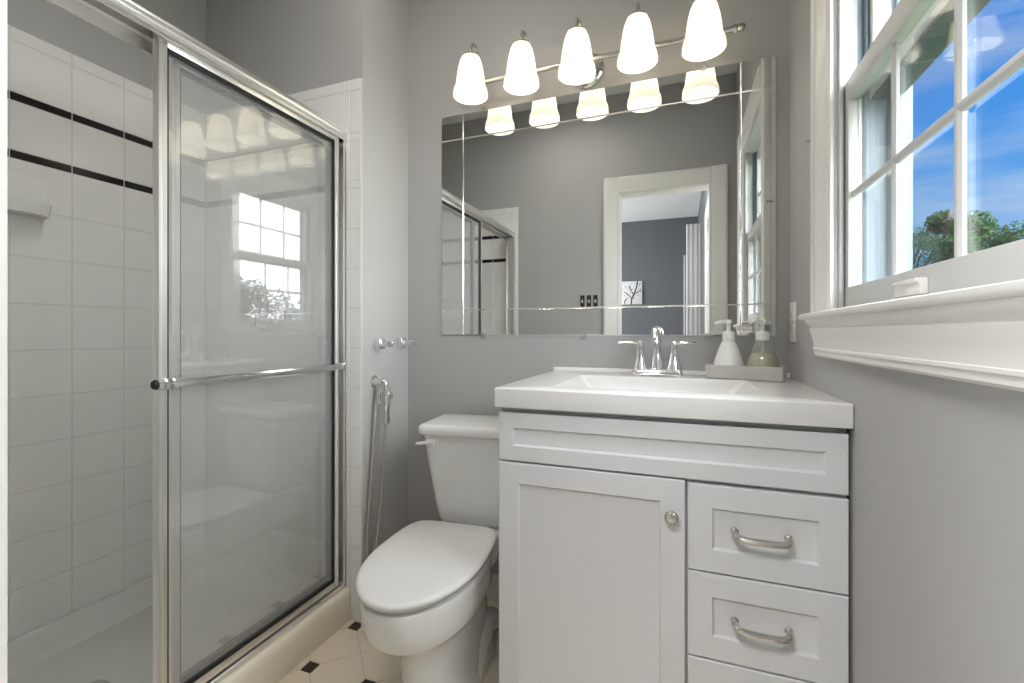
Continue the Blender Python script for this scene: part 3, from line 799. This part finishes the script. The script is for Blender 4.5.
# tray with two dispensers
ang = math.radians(-15); tcx, tcy = .184, 1.570
TM = Matrix.Translation((tcx, tcy, TZ)) @ Matrix.Rotation(ang, 4, 'Z')
bm = new()
hx, hy, hh = .106, .054, .043
loft(bm, [rrect(0, 0, hx - .003, hy - .003, .006, .0004), rrect(0, 0, hx, hy, .007, .003), rrect(0, 0, hx, hy, .007, hh - .002), rrect(0, 0, hx - .002, hy - .002, .006, hh), rrect(0, 0, hx - .006, hy - .006, .006, hh - .002), rrect(0, 0, hx - .006, hy - .006, .005, .006)])
xform(bm, TM); tr = obj('bathroom_tray', bm, M['tray'], base=(tcx, tcy, TZ)); tag(tr, 'pale stone-coloured rectangular tray holding two soap dispensers on the vanity top', 'tray')
def dispenser(lx, label, clear):
    base = TM @ Vector((lx, 0.0, .0065))
    c = base
    t = thing('soap_dispenser', tuple(c), label, 'soap dispenser', 'soap dispensers in the tray')
    body = [(0, 0), (.041, 0), (.0455, .005), (.0470, .014), (.0465, .026), (.0435, .042), (.0375, .062), (.0305, .082), (.0245, .098), (.019, .108), (.015, .112), (.015, .119), (0, .119)]
    bm = new(); lathe(bm, body, c, 36, caps=False)
    if clear:
        obj('bottle', bm, M['clear'], t, smooth=50)
        bm = new(); lathe(bm, [(0, .003), (.039, .003), (.0435, .007), (.0455, .014), (.0448, .026), (.0420, .041), (.0375, .056), (.033, .068), (.026, .073), (.012, .076), (0, .076)], c, 32, caps=False)
        obj('liquid', bm, M['green'], t, smooth=50)
        bm = new(); tube(bm, [tuple(c + Vector((0, 0, .02))), tuple(c + Vector((.001, 0, .118)))], .0032, 8); obj('dip_tube', bm, M['pump'], t)
    else:
        obj('bottle', bm, M['lotion'], t, smooth=50)
    bm = new()
    lathe(bm, [(0, .1125), (.0185, .1125), (.0185, .136), (.0165, .139), (.008, .141), (.0055, .144), (.005, .162), (.0085, .165), (.0095, .172), (.008, .177), (0, .178)], c, 24, caps=False)
    d_ = Vector((-.50, .0, 0)) if not clear else Vector((-.35, -.25, 0)); d_.normalize()
    p = c + Vector((0, 0, .170))
    tube(bm, [tuple(p), tuple(p + d_ * .022 + Vector((0, 0, .001))), tuple(p + d_ * .036 - Vector((0, 0, .002))), tuple(p + d_ * .040 - Vector((0, 0, .008)))], [.0062, .0055, .0045, .004], 10)
    obj('pump', bm, M['pump'], t, smooth=50)
dispenser(-.048, 'left soap dispenser in the tray, bottle full of white soap', False)
dispenser(.046, 'right soap dispenser in the tray, clear bottle with olive green soap', True)

# ---------------------------------------------------------------- mirror
mi_ = thing('wall_mirror', (-.326, YB, 1.048), 'large rectangular wall mirror with narrow border strips above the vanity', 'mirror')
MX0, MX1, MZ0, MZ1, ms = -.935, .283, 1.048, 1.950, .1025
def plate(name, x0, x1, z0, z1):
    bm = new(); bv = .003
    def ring(i, y): return [(x0 + i, y, z0 + i), (x1 - i, y, z0 + i), (x1 - i, y, z1 - i), (x0 + i, y, z1 - i)]
    loft(bm, [ring(0, YB - .0006), ring(0, YB - .0035)], cap1=False, mi=1)
    loft(bm, [ring(0, YB - .0035), ring(bv, YB - .006)], cap0=False, cap1=False, mi=1)
    loft(bm, [ring(bv, YB - .006)], cap0=True, cap1=False, mi=0)
    bmesh.ops.remove_doubles(bm, verts=bm.verts[:], dist=1e-6)
    return obj(name, bm, [M['mirror'], M['mirror_edge']], mi_, smooth=0)
xs = [MX0, MX0 + ms, MX1 - ms, MX1]; zs = [MZ0, MZ0 + ms, MZ1 - ms, MZ1]
for i in range(3):
    for j in range(3):
        plate('center_plate' if i == 1 and j == 1 else ('corner_plate' if i != 1 and j != 1 else 'border_strip'), xs[i], xs[i + 1], zs[j], zs[j + 1])
for cx, z, s in ((-.745, MZ0, 1), (-.342, MZ0, 1), (.080, MZ0, 1), (.068, MZ1, -1), (-.745, MZ1, -1)):
    bm = new(); box(bm, cx - .008, cx + .008, YB - .0105, YB - .0005, z - .016 if s > 0 else z + .0002, z - .0002 if s > 0 else z + .016, .002)
    box(bm, cx - .008, cx + .008, YB - .0105, YB - .0065, z - .008, z + .008, .0015)
    obj('mirror_clip', bm, M['clear'], mi_)
    
# ---------------------------------------------------------------- vanity light
VL = thing('vanity_light', (-.327, YB, 2.0), 'five-shade chrome vanity light bar glowing above the mirror', 'light fixture')
BZ, BYc, LY = 2.028, 1.61, 1.520
bm = new()
R = []
for f, y in ((1.0, YB - .0006), (1.0, YB - .008), (.93, YB - .014), (.80, YB - .018), (.55, YB - .022), (.25, YB - .024)):
    R.append([(-.327 + .064 * f * math.cos(2 * PI * k / 40), y, 2.022 + .064 * f * math.sin(2 * PI * k / 40)) for k in range(40)])
loft(bm, R); tube(bm, [(-.327, YB - .02, BZ), (-.327, BYc, BZ)], .009, 12)
obj('backplate', bm, M['chrome'], VL, smooth=50)
bm = new(); tube(bm, [(-.826, BYc, BZ), (.172, BYc, BZ)], .0085, 14)
for s, xe in ((-1, -.826), (1, .172)):
    lathe(bm, [(0, -.022), (.013, -.020), (.014, -.010), (.010, -.006), (.012, 0), (.013, .006), (.009, .014), (0, .016)], (xe, BYc, BZ), 16, 'X' if s > 0 else '-X', caps=False)
obj('bar', bm, M['nickel'], VL, smooth=50)
for k in range(5):
    lx = -.731 + k * .1985
    bm = new()
    path = spline([(lx, BYc, BZ), (lx, BYc - .004, BZ + .03), (lx, BYc - .012, BZ + .072), (lx, BYc - .035, BZ + .105), (lx, LY + .035, BZ + .112), (lx, LY + .010, BZ + .098), (lx, LY, BZ + .070), (lx, LY, BZ + .055)], 6)
    tube(bm, path, .0055, 10)
    lathe(bm, [(0, .014), (.008, .014), (.013, .008), (.030, -.001), (.036, -.009), (.034, -.010), (0, -.004)], (lx, LY, 2.079), 24, caps=False)
    arm = obj('arm', bm, M['nickel'], VL, smooth=50)
    bm = new()
    o_ = [(.033, 2.069), (.039, 2.058), (.0455, 2.032), (.050, 2.005), (.0535, 1.978), (.0560, 1.964), (.0605, 1.956), (.0630, 1.944), (.0640, 1.930)]
    i_ = [(.061, 1.930), (.0600, 1.944), (.0570, 1.955), (.0530, 1.964), (.0505, 1.978), (.047, 2.005), (.0425, 2.032), (.036, 2.056), (.030, 2.066)]
    lathe(bm, [(r, z) for r, z in o_ + i_], (lx, LY, 0), 40, caps=False)
    obj('lamp_shade', bm, M['shade'], VL, smooth=60)
    bm = new(); lathe(bm, [(0, 1.958), (.012, 1.960), (.022, 1.968), (.026, 1.980), (.024, 1.994), (.016, 2.010), (.013, 2.030), (.013, 2.066), (0, 2.067)], (lx, LY, 0), 20, caps=False)
    obj('bulb', bm, M['bulb'], arm, smooth=60)

# ---------------------------------------------------------------- plates and small fittings
ol = thing('wall_outlet', (XR, 1.605, 1.092), 'white duplex outlet plate on the right wall beside the mirror', 'outlet')
bm = new(); box(bm, XR - .0055, XR - .0004, 1.570, 1.642, 1.030, 1.152, .002); obj('cover_plate', bm, M['plate'], ol)
for zc in (1.071, 1.111):
    bm = new(); box(bm, XR - .0075, XR - .005, 1.590, 1.622, zc - .014, zc + .014, .001)
    for yy in (1.599, 1.612): box(bm, XR - .0079, XR - .0074, yy, yy + .002, zc - .004, zc + .006, mi=1)
    obj('socket', bm, [M['plate'], M['switch']], ol)
sw_ = thing('light_switch', (-.611, YD, 1.28), 'grey three-gang switch plate with dark switches beside the doorway, seen in the mirror', 'light switch')
bm = new(); box(bm, -.693, -.529, YD + .0004, YD + .005, 1.222, 1.340, .002); obj('cover_plate', bm, M['paint'], sw_)
for k in (-1, 0, 1):
    bm = new(); cx = -.611 + k * .046; box(bm, cx - .015, cx + .015, YD + .0045, YD + .009, 1.240, 1.322, .002); box(bm, cx - .005, cx + .005, YD + .008, YD + .016, 1.268, 1.290, .002, mi=1)
    obj('switch', bm, [M['switch'], M['plate']], sw_)
wh = new(); lathe(wh, [(0, .0004), (.006, .0004), (.006, .003), (.0025, .004), (.0025, .018), (.005, .020), (0, .023)], (XR, 1.375, 1.555), 12, '-X', caps=False)
whk = obj('wall_hook', wh, M['nickel'], base=(XR, 1.375, 1.555)); tag(whk, 'tiny metal hook on the right wall beside the window casing', 'hook')

# ---------------------------------------------------------------- added fill light fixtures (out of view)
for nm, x, y, label in (('fill_light', -.75, .80, 'added round ceiling fill light in the bathroom, above the view'), ('fill_light', -.45, -.75, 'added round ceiling fill light in the bedroom, unseen behind the doorway')):
    t = thing(nm, (x, y, HC), label, 'ceiling light')
    bm = new(); lathe(bm, [(0, -.0005), (.31, -.0005), (.31, -.03), (.285, -.034), (.285, -.02), (0, -.02)], (x, y, HC), 40, caps=False); obj('rim', bm, M['nickel'], t)
    bm = new(); lathe(bm, [(0, -.032), (.18, -.045), (.275, -.036), (.283, -.026), (0, -.022)], (x, y, HC), 40, caps=False); obj('diffuser', bm, M['diffuser'], t)

# ---------------------------------------------------------------- bedroom contents seen in the mirror
pc = thing('framed_print', (-.72, BY, 1.65), 'black and white print of a bare branch on the blue bedroom wall', 'picture')
bm = new(); box(bm, -.885, -.545, BY + .0005, BY + .025, 1.478, 1.818, .003); obj('canvas', bm, M['canvas'], pc)
bm = new(); yk = BY + .0258
def stroke(pts, r): tube(bm, spline([(x, yk, z) for x, z in pts], 5), r, 6, flat=.3)
stroke([(-.700, 1.480), (-.690, 1.56), (-.655, 1.64), (-.625, 1.73), (-.610, 1.815)], .009)
stroke([(-.690, 1.56), (-.74, 1.62), (-.80, 1.66)], .006); stroke([(-.655, 1.64), (-.60, 1.66), (-.56, 1.70)], .005)
stroke([(-.665, 1.62), (-.71, 1.69), (-.73, 1.76)], .005); stroke([(-.80, 1.48), (-.79, 1.53), (-.75, 1.58)], .006)
rnd = random.Random(3)
for k in range(42):
    x, z = rnd.uniform(-.875, -.56), rnd.uniform(1.52, 1.805)
    lathe(bm, [(0, 0), (rnd.uniform(.005, .010), 0), (0, .001)], (x, yk - .001, z), 8, 'Y', caps=False)
obj('branch_print', bm, M['ink'], pc)
def curtain(x0, x1, y, z1, label):
    bm = new(); n = 60; A, B = [], []
    for k in range(n + 1):
        f = k / n; x = x0 + (x1 - x0) * f; yy = y + .012 * math.sin(f * PI * 2 * 3)
        A.append((x, yy)); B.append((x, yy - .004))
    ring = A + B[::-1]
    loft(bm, [[(x + (.0 if z > .5 else .006 * math.sin(i)), yy, z) for i, (x, yy) in enumerate(ring)] for z in (.03, .8, 1.6, z1)])
    o = obj('curtain_panel', bm, M['curtain'], base=((x0 + x1) / 2, y, .03)); return tag(o, label, 'curtain', 'bedroom curtains')
curtain(.045, .190, -2.16, 2.28, 'taller pale grey curtain beyond the open door, seen in the mirror')
curtain(.020, .150, -2.95, 2.06, 'shorter pale curtain nearer the blue far wall, seen in the mirror')

# ---------------------------------------------------------------- outdoors
bm = new(); box(bm, .6, 60, -30, 60, -3.3, -3.2); struct('ground', bm, M['lawn'], label='lawn far below the window', cat='ground')
def tree(x, y, top, rad, nleaf, m, label, seed):
    r = random.Random(seed); z0 = -3.2
    t = thing('tree', (x, y, z0), label, 'tree', 'trees outside the window')
    bm = new(); h = top - z0
    tube(bm, spline([(x, y, z0 - .02), (x + .1, y, z0 + h * .3), (x - .05, y + .1, z0 + h * .6), (x, y, top - .3)], 6), [.20 * (1 - i / 20) + .02 for i in range(19)], 10)
    blobs = []
    for k in range(16):
        a = r.uniform(0, 2 * PI); f = r.uniform(.25, .98); rr = rad * r.uniform(.25, .95) * (1.05 - .75 * abs(f - .5))
        bz = z0 + h * (.40 + .57 * f)
        c = Vector((x + rr * math.cos(a), y + rr * math.sin(a), bz)); blobs.append((c, rad * r.uniform(.28, .46)))
        tube(bm, [(x, y, bz - h * .12), tuple((Vector((x, y, bz - h * .06)) + c) / 2), tuple(c)], [.05, .035, .015], 6)
    obj('trunk', bm, M['bark'], t)
    bm = new()
    for k in range(nleaf):
        c, br = r.choice(blobs)
        dirv = Vector((r.gauss(0, 1), r.gauss(0, 1), r.gauss(0, 1))).normalized()
        p = c + dirv * br * r.uniform(.35, 1.05)
        u = Vector((r.gauss(0, 1), r.gauss(0, 1), r.gauss(0, 1))).normalized(); v = u.orthogonal().normalized()
        s = r.uniform(.035, .07)
        q = [p + u * s, p + v * s * .55, p - u * s, p - v * s * .55]
        bm.faces.new([bm.verts.new(a) for a in q])
    me = obj('foliage', bm, m, t, smooth=0)
tree(5.35, 12.4, 4.0, .85, 11000, M['leaf'], 'tallest open-crowned green tree in the middle of the window view', 1)
tree(9.2, 24.0, 5.6, 1.9, 13000, M['leaf2'], 'dense dark green tree at the left of the window view', 2)
tree(9.5, 18.6, 4.5, 1.3, 11000, M['leaf'], 'green tree right of the tallest one in the window view', 3)
tree(8.0, 14.4, 2.9, 1.0, 9000, M['leaf2'], 'low dark tree at the right end of the window view', 4)
tree(11.2, -7.7, 2.75, 1.5, 8000, M['leaf2'], 'dark tree reflected in the right of the lower window panes in the shower glass', 5)
tree(11.0, -10.8, 2.3, 1.3, 7000, M['leaf'], 'lower tree reflected in the left of the lower window panes in the shower glass', 6)
